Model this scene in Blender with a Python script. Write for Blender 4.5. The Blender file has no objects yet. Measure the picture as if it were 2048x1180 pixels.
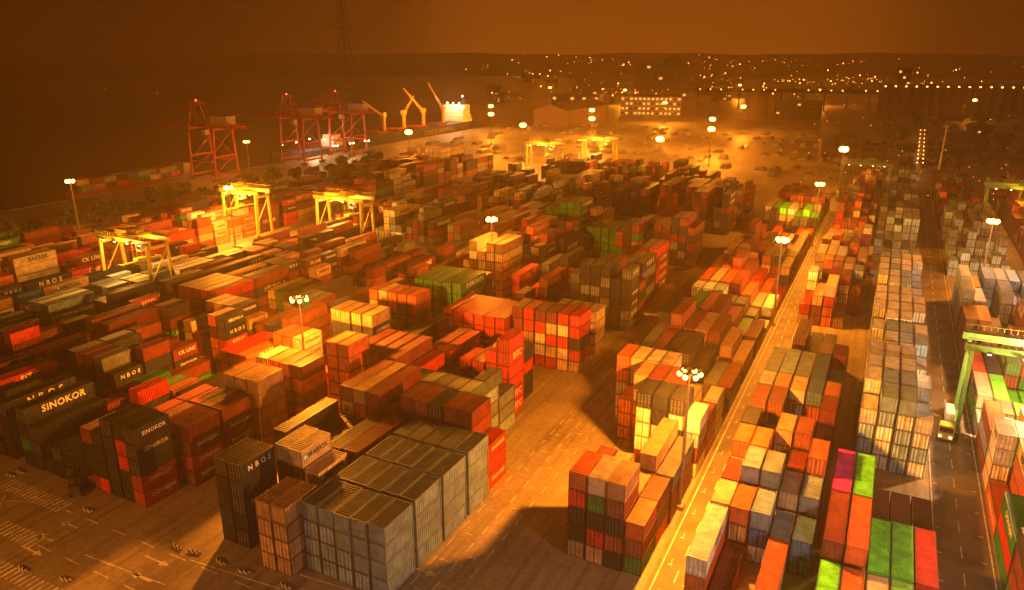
import bpy, math, random
from mathutils import Vector, Matrix
random.seed(11)
sc=bpy.context.scene; C=sc.collection
sc.view_settings.view_transform='Standard'; sc.view_settings.look='None'; sc.view_settings.exposure=0
H=65.0; F=1480.0; PSI=math.radians(26.9); PIT=math.radians(18.15)
cp,sp,cy,sy=math.cos(PIT),math.sin(PIT),math.cos(PSI),math.sin(PSI)
def at(px,py,z=0.0):
    a=(px-1024)/F; b=(py-590)/F; g=cp-b*sp
    rx=-sy*g+a*cy; ry=cy*g+a*sy; rz=-(sp+b*cp); s=(H-z)/(-rz)
    return (rx*s,ry*s)
def proj(x,y,z):
    fx=(-sy*x+cy*y); rt=cy*x+sy*y; dz=z-H
    Z=fx*cp-dz*sp; v=-(fx*sp+dz*cp)
    if Z<1: return None
    return (1024+F*rt/Z, 590+F*v/Z, Z)
def ywhere(x,px):
    lo,hi=150.0,900.0
    for _ in range(40):
        m=(lo+hi)/2
        if proj(x,m,10)[0]<px: lo=m
        else: hi=m
    return lo
cam=bpy.data.cameras.new('camera'); co=bpy.data.objects.new('camera',cam); C.objects.link(co)
co.location=(0,0,H); co.rotation_euler=(math.pi/2-PIT,0,PSI)
cam.sensor_width=36; cam.lens=F/2048*36; cam.clip_end=40000; cam.clip_start=1
sc.camera=co

# ---------------- materials
def newmat(name):
    m=bpy.data.materials.new(name); m.use_nodes=True
    return m,m.node_tree.nodes,m.node_tree.links,m.node_tree.nodes['Principled BSDF']
def paint(name,col,rough=.6,metal=0,var=.25,scale=1.5):
    m,n,l,b=newmat(name)
    tc=n.new('ShaderNodeTexCoord'); ns=n.new('ShaderNodeTexNoise'); ns.inputs['Scale'].default_value=scale; ns.inputs['Detail'].default_value=3
    l.new(tc.outputs['Object'],ns.inputs['Vector'])
    mr=n.new('ShaderNodeMapRange'); mr.inputs[1].default_value=.3; mr.inputs[2].default_value=.7; mr.inputs[3].default_value=1-var; mr.inputs[4].default_value=1+var*.5
    l.new(ns.outputs['Fac'],mr.inputs[0])
    mx=n.new('ShaderNodeVectorMath'); mx.operation='SCALE'; mx.inputs[0].default_value=col
    l.new(mr.outputs[0],mx.inputs['Scale']); l.new(mx.outputs[0],b.inputs['Base Color'])
    b.inputs['Roughness'].default_value=rough; b.inputs['Metallic'].default_value=metal
    return m
def emit(name,col,st):
    m,n,l,b=newmat(name); b.inputs['Base Color'].default_value=(.1,.1,.1,1)
    b.inputs['Emission Color'].default_value=(*col,1); b.inputs['Emission Strength'].default_value=st
    m.cycles.emission_sampling='NONE'
    return m
def container_mat(name,attr):
    m,n,l,b=newmat(name)
    def math_(op,a,bb=None,cc=None):
        x=n.new('ShaderNodeMath'); x.operation=op
        for i,v in enumerate((a,bb,cc)):
            if v is None: continue
            if isinstance(v,(int,float)): x.inputs[i].default_value=v
            else: l.new(v,x.inputs[i])
        return x.outputs[0]
    ge=n.new('ShaderNodeNewGeometry')
    if attr:
        src=n.new('ShaderNodeAttribute'); src.attribute_name='Col'; colout=src.outputs['Color']; pos=ge.outputs['Position']
    else:
        src=n.new('ShaderNodeObjectInfo'); colout=src.outputs['Color']
        tc=n.new('ShaderNodeTexCoord'); ad=n.new('ShaderNodeVectorMath'); ad.operation='ADD'
        l.new(tc.outputs['Object'],ad.inputs[0]); l.new(math_('MULTIPLY',src.outputs['Random'],137.0),ad.inputs[1]); pos=ad.outputs[0]
    n1=n.new('ShaderNodeTexNoise'); n1.inputs['Scale'].default_value=.7; n1.inputs['Detail'].default_value=2; l.new(pos,n1.inputs['Vector'])
    mr=n.new('ShaderNodeMapRange'); mr.inputs[1].default_value=.3; mr.inputs[2].default_value=.7; mr.inputs[3].default_value=.65; mr.inputs[4].default_value=1.15
    l.new(n1.outputs['Fac'],mr.inputs[0]); fac=mr.outputs[0]
    mp=n.new('ShaderNodeMapping'); mp.inputs['Scale'].default_value=(2.5,2.5,.35); l.new(pos,mp.inputs['Vector'])
    n2=n.new('ShaderNodeTexNoise'); n2.inputs['Scale'].default_value=2.2; n2.inputs['Detail'].default_value=3; n2.inputs['Roughness'].default_value=.7; l.new(mp.outputs[0],n2.inputs['Vector'])
    r2=n.new('ShaderNodeMapRange'); r2.inputs[1].default_value=.57; r2.inputs[2].default_value=.72; r2.inputs[4].default_value=.6; l.new(n2.outputs['Fac'],r2.inputs[0])
    if attr:
        ea=n.new('ShaderNodeAttribute'); ea.attribute_name='Edge'; sx=n.new('ShaderNodeSeparateXYZ'); l.new(ea.outputs['Vector'],sx.inputs[0])
        u,v_,L_=sx.outputs; mtr=math_('MULTIPLY',u,L_)
        du=math_('MULTIPLY',math_('MINIMUM',u,math_('SUBTRACT',1,u)),L_); dv=math_('MULTIPLY',math_('MINIMUM',v_,math_('SUBTRACT',1,v_)),2.5)
        ed=math_('LESS_THAN',math_('MINIMUM',du,dv),.17)
        fac=math_('MULTIPLY',fac,math_('SUBTRACT',1,math_('MULTIPLY',ed,.65)))
        isend=math_('MULTIPLY',math_('LESS_THAN',L_,3),math_('SUBTRACT',1,ed))
        rod=math_('LESS_THAN',math_('ABSOLUTE',math_('SUBTRACT',math_('MODULO',mtr,.61),.305)),.06)
        gap=math_('LESS_THAN',math_('ABSOLUTE',math_('SUBTRACT',mtr,1.22)),.06)
        fac=math_('MULTIPLY',fac,math_('ADD',1,math_('MULTIPLY',isend,math_('SUBTRACT',math_('MULTIPLY',rod,.8),math_('MULTIPLY',gap,.7)))))
        s=math_('SINE',math_('MULTIPLY',mtr,2*math.pi/.42))
        bp=n.new('ShaderNodeBump'); bp.inputs['Strength'].default_value=.7; bp.inputs['Distance'].default_value=.06; l.new(s,bp.inputs['Height']); l.new(bp.outputs[0],b.inputs['Normal'])
    v=n.new('ShaderNodeVectorMath'); v.operation='SCALE'; l.new(colout,v.inputs[0]); l.new(fac,v.inputs['Scale'])
    mx=n.new('ShaderNodeMix'); mx.data_type='RGBA'; l.new(r2.outputs[0],mx.inputs['Factor']); l.new(v.outputs[0],mx.inputs['A'])
    dk=n.new('ShaderNodeVectorMath'); dk.operation='MULTIPLY_ADD'; l.new(colout,dk.inputs[0]); dk.inputs[1].default_value=(.25,.2,.18); dk.inputs[2].default_value=(.025,.013,.008); l.new(dk.outputs[0],mx.inputs['B'])
    l.new(mx.outputs['Result'],b.inputs['Base Color'])
    b.inputs['Roughness'].default_value=.55
    return m
M={}
M['cont']=container_mat('container_paint',False); M['contfar']=container_mat('container_paint_far',True)
M['steel']=paint('galvanised_steel',(.28,.27,.25),.5,.4)
M['dark']=paint('dark_steel',(.035,.033,.03),.6)
M['rubber']=paint('rubber',(.02,.02,.02),.85)
M['rtgyellow']=paint('crane_yellow_paint',(.50,.44,.08),.5)
M['rtggreen']=paint('crane_green_paint',(.08,.24,.07),.5)
M['stsred']=paint('crane_red_paint',(.34,.025,.015),.5)
M['white']=paint('white_paint',(.75,.74,.7),.6)
M['house']=paint('dull_cream_paint',(.36,.32,.26),.6)
M['hull']=paint('hull_blue',(.03,.05,.12),.5)
M['hullred']=paint('hull_red',(.25,.05,.03),.5)
M['shipyellow']=paint('ship_crane_yellow',(.75,.55,.15),.5)
M['concrete']=paint('concrete',(.3,.27,.23),.85)
M['wallcream']=paint('cream_wall',(.36,.29,.21),.8,scale=.2)
M['walltan']=paint('tan_wall',(.22,.13,.08),.8,scale=.2)
M['walldark']=paint('dark_wall',(.07,.055,.045),.85,scale=.2)
M['roofdark']=paint('dark_roof',(.06,.05,.045),.8,scale=.3)
M['glass']=paint('dark_glass',(.03,.03,.035),.15)
M['winlit']=emit('lit_window',(1,.42,.07),1.8)
M['lens']=emit('sodium_lens',(1,.46,.07),16)
M['lens2']=emit('white_lens',(1,.7,.28),22)
M['farlight']=emit('far_light',(1,.34,.04),16)
M['redlight']=emit('red_light',(1,.06,.02),14)
M['bark']=paint('bark',(.07,.05,.035),.9)
M['mark']=paint('road_paint',(.70,.66,.58),.7,var=.5,scale=.8)
def leafmat():
    m,n,l,b=newmat('foliage')
    ge=n.new('ShaderNodeNewGeometry'); ns=n.new('ShaderNodeTexNoise'); ns.inputs['Scale'].default_value=.5; l.new(ge.outputs['Position'],ns.inputs['Vector'])
    cr=n.new('ShaderNodeValToRGB'); cr.color_ramp.elements[0].position=.35; cr.color_ramp.elements[1].position=.65
    cr.color_ramp.elements[0].color=(.025,.04,.012,1); cr.color_ramp.elements[1].color=(.09,.12,.035,1)
    l.new(ns.outputs['Fac'],cr.inputs[0]); l.new(cr.outputs[0],b.inputs['Base Color']); b.inputs['Roughness'].default_value=.8
    return m
M['leaf']=leafmat()
def groundmat():
    m,n,l,b=newmat('yard_concrete')
    ge=n.new('ShaderNodeNewGeometry'); P=ge.outputs['Position']
    def noise(s,d,r=.6):
        x=n.new('ShaderNodeTexNoise'); x.inputs['Scale'].default_value=s; x.inputs['Detail'].default_value=d; x.inputs['Roughness'].default_value=r; l.new(P,x.inputs['Vector']); return x.outputs['Fac']
    cr=n.new('ShaderNodeValToRGB'); e=cr.color_ramp.elements; e[0].position=.3; e[1].position=.68; e[0].color=(.23,.19,.145,1); e[1].color=(.44,.375,.29,1)
    l.new(noise(.05,5,.6),cr.inputs[0])
    n2=n.new('ShaderNodeMapRange'); n2.inputs[1].default_value=.35; n2.inputs[2].default_value=.65; n2.inputs[3].default_value=.78; n2.inputs[4].default_value=1.12; l.new(noise(1.3,4,.7),n2.inputs[0])
    mp=n.new('ShaderNodeMapping'); mp.inputs['Scale'].default_value=(.9,.03,1); l.new(P,mp.inputs['Vector'])
    n3=n.new('ShaderNodeTexNoise'); n3.inputs['Scale'].default_value=1; n3.inputs['Detail'].default_value=3; l.new(mp.outputs[0],n3.inputs['Vector'])
    r3=n.new('ShaderNodeMapRange'); r3.inputs[1].default_value=.45; r3.inputs[2].default_value=.7; r3.inputs[3].default_value=1; r3.inputs[4].default_value=.62; l.new(n3.outputs['Fac'],r3.inputs[0])
    br=n.new('ShaderNodeTexBrick'); br.inputs['Scale'].default_value=1; br.offset=0; br.inputs['Brick Width'].default_value=6; br.inputs['Row Height'].default_value=5; br.inputs['Mortar Size'].default_value=.03
    br.inputs['Color1'].default_value=(1,1,1,1); br.inputs['Color2'].default_value=(.92,.92,.92,1); br.inputs['Mortar'].default_value=(.6,.6,.6,1); l.new(P,br.inputs['Vector'])
    m1=n.new('ShaderNodeMath'); m1.operation='MULTIPLY'; l.new(n2.outputs[0],m1.inputs[0]); l.new(r3.outputs[0],m1.inputs[1])
    v=n.new('ShaderNodeVectorMath'); v.operation='SCALE'; l.new(cr.outputs[0],v.inputs[0]); l.new(m1.outputs[0],v.inputs['Scale'])
    v2=n.new('ShaderNodeVectorMath'); v2.operation='MULTIPLY'; l.new(v.outputs[0],v2.inputs[0]); l.new(br.outputs['Color'],v2.inputs[1])
    l.new(v2.outputs[0],b.inputs['Base Color']); b.inputs['Roughness'].default_value=.55
    return m
M['ground']=groundmat()
M['asphalt']=paint('worn_asphalt',(.15,.13,.11),.6,var=.45,scale=.25)
def watermat():
    m,n,l,b=newmat('harbour_water')
    b.inputs['Base Color'].default_value=(.010,.006,.004,1); b.inputs['Roughness'].default_value=.3
    ge=n.new('ShaderNodeNewGeometry'); ns=n.new('ShaderNodeTexNoise'); ns.inputs['Scale'].default_value=.12; ns.inputs['Detail'].default_value=4; l.new(ge.outputs['Position'],ns.inputs['Vector'])
    bp=n.new('ShaderNodeBump'); bp.inputs['Strength'].default_value=.4; bp.inputs['Distance'].default_value=1; l.new(ns.outputs['Fac'],bp.inputs['Height']); l.new(bp.outputs[0],b.inputs['Normal'])
    return m
M['water']=watermat()
def stripemat():
    m,n,l,b=newmat('black_white_stripes')
    tc=n.new('ShaderNodeTexCoord'); w=n.new('ShaderNodeTexWave'); w.inputs['Scale'].default_value=.8; w.wave_type='BANDS'; w.bands_direction='DIAGONAL'; l.new(tc.outputs['Object'],w.inputs['Vector'])
    cr=n.new('ShaderNodeValToRGB'); cr.color_ramp.interpolation='CONSTANT'; cr.color_ramp.elements[0].color=(.03,.03,.03,1); cr.color_ramp.elements[1].position=.5; cr.color_ramp.elements[1].color=(.5,.48,.42,1)
    l.new(w.outputs['Fac'],cr.inputs[0]); l.new(cr.outputs[0],b.inputs['Base Color']); return m
M['stripe']=stripemat()

# ---------------- mesh builder
class MB:
    def __init__(s): s.v=[]; s.f=[]; s.c=[]; s.e=None
    def box(s,cx,cy_,cz,sx,sy_,sz,col=None,bottom=True,topcol=None):
        i=len(s.v); hx,hy,hz=sx/2,sy_/2,sz/2
        for z in(-hz,hz):
            for y in(-hy,hy):
                for x in(-hx,hx): s.v.append((cx+x,cy_+y,cz+z))
        fs=[(4,5,7,6),(0,1,5,4),(1,3,7,5),(3,2,6,7),(2,0,4,6)]
        if bottom: fs.append((0,2,3,1))
        for q,f in enumerate(fs): s.f.append(tuple(i+k for k in f)); s.c.append(topcol if (q==0 and topcol) else col)
        if s.e is not None:
            L=sy_; s.e+=[(0,0,L),(0,1,L),(1,1,L),(1,0,L)]
            for q in(sx,L,sx,L): s.e+=[(0,0,q),(1,0,q),(1,1,q),(0,1,q)]
        return s
    def bar(s,p,q,w,h=None):
        h=h or w; p=Vector(p); q=Vector(q); d=(q-p).normalized()
        up=Vector((0,0,1)) if abs(d.z)<.95 else Vector((0,1,0))
        a=d.cross(up).normalized(); b=a.cross(d).normalized(); i=len(s.v)
        for e in(p,q):
            for u,v in((-1,-1),(1,-1),(1,1),(-1,1)): s.v.append(tuple(e+a*u*w/2+b*v*h/2))
        for k in range(4): s.f.append((i+k,i+(k+1)%4,i+4+(k+1)%4,i+4+k)); s.c.append(None)
        s.f.append((i+3,i+2,i+1,i)); s.f.append((i+4,i+5,i+6,i+7)); s.c+=[None,None]
        return s
    def cyl(s,p,q,r0,r1=None,n=10):
        r1=r0 if r1 is None else r1; p=Vector(p); q=Vector(q); d=(q-p).normalized()
        up=Vector((0,0,1)) if abs(d.z)<.95 else Vector((0,1,0))
        a=d.cross(up).normalized(); b=a.cross(d).normalized(); i=len(s.v)
        for e,r in((p,r0),(q,r1)):
            for k in range(n):
                t=2*math.pi*k/n; s.v.append(tuple(e+a*r*math.cos(t)+b*r*math.sin(t)))
        for k in range(n): s.f.append((i+k,i+(k+1)%n,i+n+(k+1)%n,i+n+k)); s.c.append(None)
        s.f.append(tuple(i+n-1-k for k in range(n))); s.f.append(tuple(i+n+k for k in range(n))); s.c+=[None,None]
        return s
    def ball(s,x,y,z,r,nu=8,nv=5):
        i=len(s.v); s.v.append((x,y,z-r))
        for j in range(1,nv):
            t=-math.pi/2+math.pi*j/nv
            for k in range(nu): a=2*math.pi*k/nu; s.v.append((x+r*math.cos(t)*math.cos(a),y+r*math.cos(t)*math.sin(a),z+r*math.sin(t)))
        s.v.append((x,y,z+r)); e=len(s.v)-1
        for k in range(nu):
            s.f.append((i,i+1+(k+1)%nu,i+1+k)); s.f.append((e,e-nu+k,e-nu+(k+1)%nu)); s.c+=[None,None]
            for j in range(nv-2):
                a=i+1+j*nu; s.f.append((a+k,a+(k+1)%nu,a+nu+(k+1)%nu,a+nu+k)); s.c.append(None)
        return s
    def quad(s,a,b,c,d,col=None):
        i=len(s.v); s.v+= [a,b,c,d]; s.f.append((i,i+1,i+2,i+3)); s.c.append(col); return s
    def rect(s,x0,y0,x1,y1,z): return s.quad((x0,y0,z),(x1,y0,z),(x1,y1,z),(x0,y1,z))
    def mesh(s,name,mat):
        me=bpy.data.meshes.new(name); me.from_pydata(s.v,[],s.f); me.materials.append(mat)
        if s.c and s.c[0] is not None:
            at_=me.color_attributes.new('Col','FLOAT_COLOR','CORNER'); arr=[]
            for f,c in zip(s.f,s.c): arr+=[c[0],c[1],c[2],1.0]*len(f)
            at_.data.foreach_set('color',arr)
            ea=me.attributes.new('Edge','FLOAT_VECTOR','CORNER')
            if s.e: ea.data.foreach_set('vector',[q for t in s.e for q in t])
            else: ea.data.foreach_set('vector',[.5,.5,9.0]*sum(len(f) for f in s.f))
        me.update(); return me
    def build(s,name,mat,parent=None,**kw):
        return link(name,s.mesh(name,mat),parent,**kw)
def link(name,me,parent=None,**kw):
    o=bpy.data.objects.new(name,me); C.objects.link(o)
    if parent: o.parent=parent
    for k,v in kw.items(): o[k]=v
    return o
def empty(name,loc,rz=0,label=None,category=None,group=None):
    o=bpy.data.objects.new(name,None); C.objects.link(o); o.location=loc; o.rotation_euler=(0,0,rz)
    if label: o['label']=label
    if category: o['category']=category
    if group: o['group']=group
    return o
LP=6.0
def light(x,y,z,p,col,parent=None,r=.6,smooth=230):
    d=bpy.data.lights.new('lamp_light','POINT')
    d.energy=p*LP; d.color=col; d.shadow_soft_size=r
    d.use_nodes=True; nt=d.node_tree; em=nt.nodes['Emission']; lf=nt.nodes.new('ShaderNodeLightFalloff')
    lf.inputs['Strength'].default_value=1; lf.inputs['Smooth'].default_value=smooth; nt.links.new(lf.outputs['Quadratic'],em.inputs['Strength'])
    o=bpy.data.objects.new('lamp_light',d); C.objects.link(o); o.location=(x,y,z)
    if parent: o.parent=parent
    return o
SOD=(1,.275,.015); WRM=(1,.46,.16); WHT=(1,.54,.29)

# ---------------- setting
QX=-336
MB().rect(QX,-300,9000,15000,0).build('ground',M['ground'],kind='structure')
rd=MB(); rd.rect(-20.3,20,-14.4,470,.008); rd.rect(12.7,60,20.3,450,.008); rd.build('road',M['asphalt'],kind='structure')
g=MB(); g.rect(-15000,-300,QX-.01,15000,-3.2).build('water',M['water'],kind='structure')
g=MB(); g.box(QX-.4,300,-1.45,.8,1300,3.5); g.build('quay_wall',M['concrete'],label='long concrete quay wall dropping to the dark water',category='wall')
fsh=MB(); fsh.v=[(QX-1,960,-2.5),(QX-1,3400,-2.5),(-1500,3400,-2.5),(-1250,2500,-2.5),(-780,1900,-2.5),(-600,1500,-2.5),(-430,1150,-2.5)]; fsh.f=[(0,1,2,3,4,5,6)]; fsh.c=[None]; fsh.build('far_shore',M['roofdark'],kind='structure')
HR0,HR1,HH=2300.0,3400.0,60.0
hl=MB(); NA=90; prof=[0,.25,.5,.75,1.0,1.12]
for i in range(NA+1):
    az=math.radians(-80+150*i/NA)
    top=1+.05*math.sin(i*.7)+.04*math.sin(i*1.9+1)
    for t in prof:
        r=HR0+(HR1-HR0)*t; z=HH*min(t,1)*(top if t>=1 else 1)-(1 if t==0 else 0)-(20 if t>1 else 0)
        hl.v.append((math.sin(az)*r,math.cos(az)*r,z))
for i in range(NA):
    for k in range(len(prof)-1):
        a=i*len(prof)+k; b=a+len(prof); hl.f.append((a,b,b+1,a+1)); hl.c.append(None)
hl.build('hills',M['roofdark'],kind='structure')
def far_at(px,py,z=0.0):
    x,y=at(px,py,0); D=math.hypot(x,y)
    if D<HR0:
        x,y=at(px,py,z); return x,y,z
    k=H/D; q=HH/(HR1-HR0); r=(H+q*HR0)/(k+q); r=min(r,HR1-10); s=r/D
    return x*s,y*s,H-k*r+1.5
def skymat():
    m=bpy.data.materials.new('night_sky'); m.use_nodes=True; n=m.node_tree.nodes; l=m.node_tree.links; n.clear()
    out=n.new('ShaderNodeOutputMaterial'); em=n.new('ShaderNodeEmission'); l.new(em.outputs[0],out.inputs['Surface'])
    tc=n.new('ShaderNodeTexCoord'); nm=n.new('ShaderNodeVectorMath'); nm.operation='NORMALIZE'; l.new(tc.outputs['Object'],nm.inputs[0])
    gd=Vector((-math.sin(math.radians(17)),math.cos(math.radians(17)),.05)).normalized()
    dt=n.new('ShaderNodeVectorMath'); dt.operation='DOT_PRODUCT'; l.new(nm.outputs[0],dt.inputs[0]); dt.inputs[1].default_value=gd
    ns=n.new('ShaderNodeTexNoise'); ns.inputs['Scale'].default_value=3; ns.inputs['Detail'].default_value=3; l.new(nm.outputs[0],ns.inputs['Vector'])
    ad=n.new('ShaderNodeMath'); ad.operation='MULTIPLY_ADD'; l.new(ns.outputs['Fac'],ad.inputs[0]); ad.inputs[1].default_value=.03; l.new(dt.outputs['Value'],ad.inputs[2])
    cr=n.new('ShaderNodeValToRGB'); cr.color_ramp.interpolation='EASE'; e=cr.color_ramp.elements
    e[0].position=.72; e[0].color=(.004,.001,.0001,1); e[1].position=1.01; e[1].color=(.40,.078,.003,1)
    x=e.new(.87); x.color=(.02,.004,.0003,1); x=e.new(.955); x.color=(.11,.021,.001,1)
    l.new(ad.outputs[0],cr.inputs[0]); l.new(cr.outputs[0],em.inputs['Color']); em.inputs['Strength'].default_value=2.4
    m.cycles.emission_sampling='NONE'
    return m
d=MB(); R=4200; NU,NV=48,12
for j in range(NV+1):
    t=-.12+ (math.pi/2+.12)*j/NV
    for i in range(NU): a=2*math.pi*i/NU; d.v.append((R*math.cos(t)*math.cos(a),R*math.cos(t)*math.sin(a),R*math.sin(t)))
for j in range(NV):
    for i in range(NU): d.f.append((j*NU+i,(j+1)*NU+i,(j+1)*NU+(i+1)%NU,j*NU+(i+1)%NU)); d.c.append(None)
sk=d.build('sky',skymat(),kind='structure')
for p in sk.data.polygons: p.use_smooth=True
# world: faint night sky, uniform haze that scatters the lamps' light, plus added self-glow
w=bpy.data.worlds.new('World'); sc.world=w; w.use_nodes=True; n=w.node_tree.nodes; l=w.node_tree.links
bg=n['Background']; st=n.new('ShaderNodeTexSky'); st.sky_type='NISHITA'; st.sun_disc=False; st.sun_elevation=math.radians(-2); st.sun_rotation=math.radians(-20)
l.new(st.outputs[0],bg.inputs['Color']); bg.inputs['Strength'].default_value=.02
SCA=.00026; ABS=.00026
vs=n.new('ShaderNodeVolumeScatter'); vs.inputs['Density'].default_value=SCA; vs.inputs['Anisotropy'].default_value=.6; vs.inputs['Color'].default_value=(1,.85,.5,1)
va=n.new('ShaderNodeVolumeAbsorption'); va.inputs['Density'].default_value=ABS; va.inputs['Color'].default_value=(0,0,0,1)
ve=n.new('ShaderNodeEmission'); ve.inputs['Color'].default_value=(1,.2,.01,1); ve.inputs['Strength'].default_value=(SCA+ABS)*.045
ad=n.new('ShaderNodeAddShader'); l.new(vs.outputs[0],ad.inputs[0]); l.new(ve.outputs[0],ad.inputs[1])
ad2=n.new('ShaderNodeAddShader'); l.new(ad.outputs[0],ad2.inputs[0]); l.new(va.outputs[0],ad2.inputs[1]); l.new(ad2.outputs[0],n['World Output'].inputs['Volume'])

# ---------------- containers
COL={'navy':((.016,.025,.045),'dark navy'),'red':((.44,.028,.02),'bright red'),'rust':((.20,.045,.026),'rust brown'),'orange':((.60,.14,.04),'orange'),
'cream':((.60,.50,.38),'cream'),'grey':((.22,.33,.44),'slate grey'),'white':((.68,.74,.80),'off white'),'green':((.025,.20,.035),'dark green'),'lime':((.16,.85,.05),'lime green'),
'blue':((.05,.16,.45),'blue'),'tan':((.42,.27,.16),'tan'),'pink':((.9,.03,.5),'magenta pink'),'black':((.025,.023,.022),'black'),'bluegrey':((.24,.42,.66),'blue grey'),'maroon':((.15,.018,.015),'maroon'),'dgrey':((.13,.16,.18),'dark grey')}
PAL={'mix':['red','rust','rust','navy','maroon','green','cream','blue','orange','tan','grey','maroon'],
'leftmix':['navy','navy','navy','red','rust','maroon','rust','green','tan','red','cream','black','maroon','orange','navy'],
'dark':['navy','black','black','navy','maroon','dgrey','rust'],'warm':['orange','rust','red','tan','cream','orange'],'redm':['red','rust','rust','red','maroon','maroon'],
'redonly':['red','red','maroon','red'],'grey':['grey','grey','grey','bluegrey','dgrey'],
'green':['green'],'tan':['tan','tan','cream'],'cream':['cream','white','cream','tan'],'pale':['white','bluegrey','white','cream','dgrey'],
'amix':['orange','cream','blue','bluegrey','rust','white','tan','orange','grey','maroon'],'brown':['rust','rust','maroon','tan','navy'],
'bfront':['orange','cream','tan','rust','navy','black','rust','red','black'],'navy':['navy'],'navyred':['navy','navy','navy','red','rust','blue'],'lit':['orange','cream','cream','white','rust'],
'blu':['bluegrey','bluegrey','grey','bluegrey','dgrey'],'rmix':['rust','maroon','navy','rust','red','green'],'lime_r':['lime','cream','white','lime','tan'],
'greys':['dgrey','white','dgrey','tan','grey'],'redor':['red','orange','rust','orange','red']}
PW=2.66; TH=2.6
CON=[]; COLS={}; FOOT=[]
def footprint(x0,x1,y0,y1): FOOT.append((x0,x1,y0,y1))
def overlap(x0,x1,y0,y1):
    return any(a<x1 and b>x0 and c<y1 and e>y0 for a,b,c,e in FOOT)
def addcol(x,y,L,T,pf,blk,c,r,txt=None,n=1,var=1,roof=.8):
    x+=random.uniform(-.06,.06); y+=random.uniform(-.14,.14)
    for t in range(T):
        k=pf(c,t,r,T)
        CON.append(dict(x=x,y=y+L/2,t=t,L=L,k=k,blk=blk,c=c,r=r,T=T,n=n,var=var,roof=roof,txt=txt(c,t,r,T,n) if txt else None))
    x0,x1,y0,y1=x-1.22,x+1.22,y,y+L
    for i in range(int(x0//4),int(x1//4)+1):
        for j in range(int(y0//4),int(y1//4)+1): COLS.setdefault((i,j),[]).append((x0,x1,y0,y1,T))
def height_at(x,y):
    h=0
    for a,b,c,e,T in COLS.get((int(x//4),int(y//4)),()):
        if a<=x<=b and c<=y<=e and T>h: h=T
    return h
def pick(p):
    if callable(p): return p
    L_=PAL[p]; return lambda c,t,r,T: random.choice(L_)
def bay(xr,n,y0,ft,tiers,pal,blk,rows=1,txt=None,var=1,gap=.4,roof=.8):
    L=6.06 if ft==20 else 12.19; pf=pick(pal)
    for r in range(rows):
        y=y0+r*(L+gap)
        for c in range(n):
            T=tiers if isinstance(tiers,int) else (tiers[c] if not isinstance(tiers[0],(list,tuple)) else tiers[r][c])
            if T: addcol(xr-(n-c-.5)*PW,y,L,T,pf,blk,c,r,txt,n,var,roof)
    footprint(xr-n*PW-.2,xr+.2,y0-.2,y0+rows*(L+gap))
def side(txt_): return lambda c,t,r,T,n: txt_[min(T-1-t,len(txt_)-1)] if c==n-1 else None
RC=random.choice
# -- strip beside the service road
bay(-21.2,4,79,20,[5,5,5,3],lambda c,t,r,T: ['orange','cream','tan','orange'][c] if t==T-1 else RC(['rust','navy','rust','black','red','green','tan']),'block at the near road corner',roof=1)
bay(-21.2,4,85.4,20,[4,4,3,3],lambda c,t,r,T: RC(['rust','orange','tan','rust']) if t==T-1 else RC(PAL['bfront']),'second row at near road corner')
bay(-21.0,2,92,40,[4,3],lambda c,t,r,T:['tan','dgrey'][c] if t==T-1 else 'rust','small pair beside the near lamp',roof=.6)
bay(-20.6,4,106,20,[5,5,5,4],lambda c,t,r,T:RC(['white','white','grey','navy','rust','bluegrey','navy','grey']) ,'tall block behind the near lamp')
bay(-20.6,6,112.6,20,[3,5,5,5,4,3],lambda c,t,r,T:RC(['orange','orange','rust','red','tan','cream']),'tall block behind lamp, back rows')
bay(-20.6,7,119.2,20,[5,5,5,5,4,3,3],'lit','tall orange rows by road')
PB=[(131.5,'dark','dark',40,[4,4,4,4,3,2,2]),(145.6,'brown','brown',40,[5,5,4,4,4,3,2]),(160.2,'rmix','mixed',40,[3,4,4,4,3,2,2]),(174.5,'greys','grey',20,[4,4,4,3,3,2,1]),(182.2,'lit','cream',40,[4,4,4,4,3,2,2]),(197,'redor','red',40,[4,4,5,4,3,2,1])]
for y,p,nm,ft,tt in PB: bay(-20.6,7,y,ft,tt,p,'%s roadside row'%nm,roof=.9)
# -- strip C
bay(-48,5,60.7,20,4,lambda c,t,r,T:'grey','grey block at the front',rows=4,var=.25,gap=.6,roof=.3)  # low roof factor: shade of grazing lamp light painted into roof colour
bay(-48.4,6,87.4,20,[5,5,5,5,5,3],lambda c,t,r,T:'red' if c==5 else RC(['rust','maroon','rust','navy']),'brown roofed block',txt=side(['SINOLINES','','SINOLINES']))
bay(-54.8,6,97,20,[[4,4,4,4,4,4],[3,3,3,3,4,3]],lambda c,t,r,T:RC(['grey','dgrey','grey','dgrey','grey']) if c>3 else RC(['dgrey','green','navy']),'dark block facing the lane',rows=2,var=.5,roof=.6)
bay(-56.5,5,110.5,20,[3,4,4,5,6],lambda c,t,r,T:'red' if c==4 or t>=T-2 else RC(['red','cream','blue','white','rust','red']),'red block with white letters',rows=1,txt=side(['','SITC','','','SITC']))
bay(-57.5,4,117,20,[3,3,3,4],'navyred','block behind white lettered reds')
bay(-52.5,6,135,20,5,lambda c,t,r,T:RC(['red','cream','navy','red','rust','rust','tan','red']),'chequered red and cream block')
bay(-53,4,146,20,4,'cream','pale block by chequered one')
bay(-51,6,164,20,[5,6,6,6,5,6],lambda c,t,r,T:RC(['navy','navy','black','navy','dgrey']),'tall navy block',rows=1,roof=.9,txt=side(['HEUNG-A','','SINOKOR']))
bay(-51,6,170.6,20,[4,5,6,6,5,4],'dark','tall navy block behind',rows=1)
bay(-54,5,196,40,[3,4,4,5,5],'redonly','red block by the lane',txt=side(['','CK LINE']))
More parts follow.
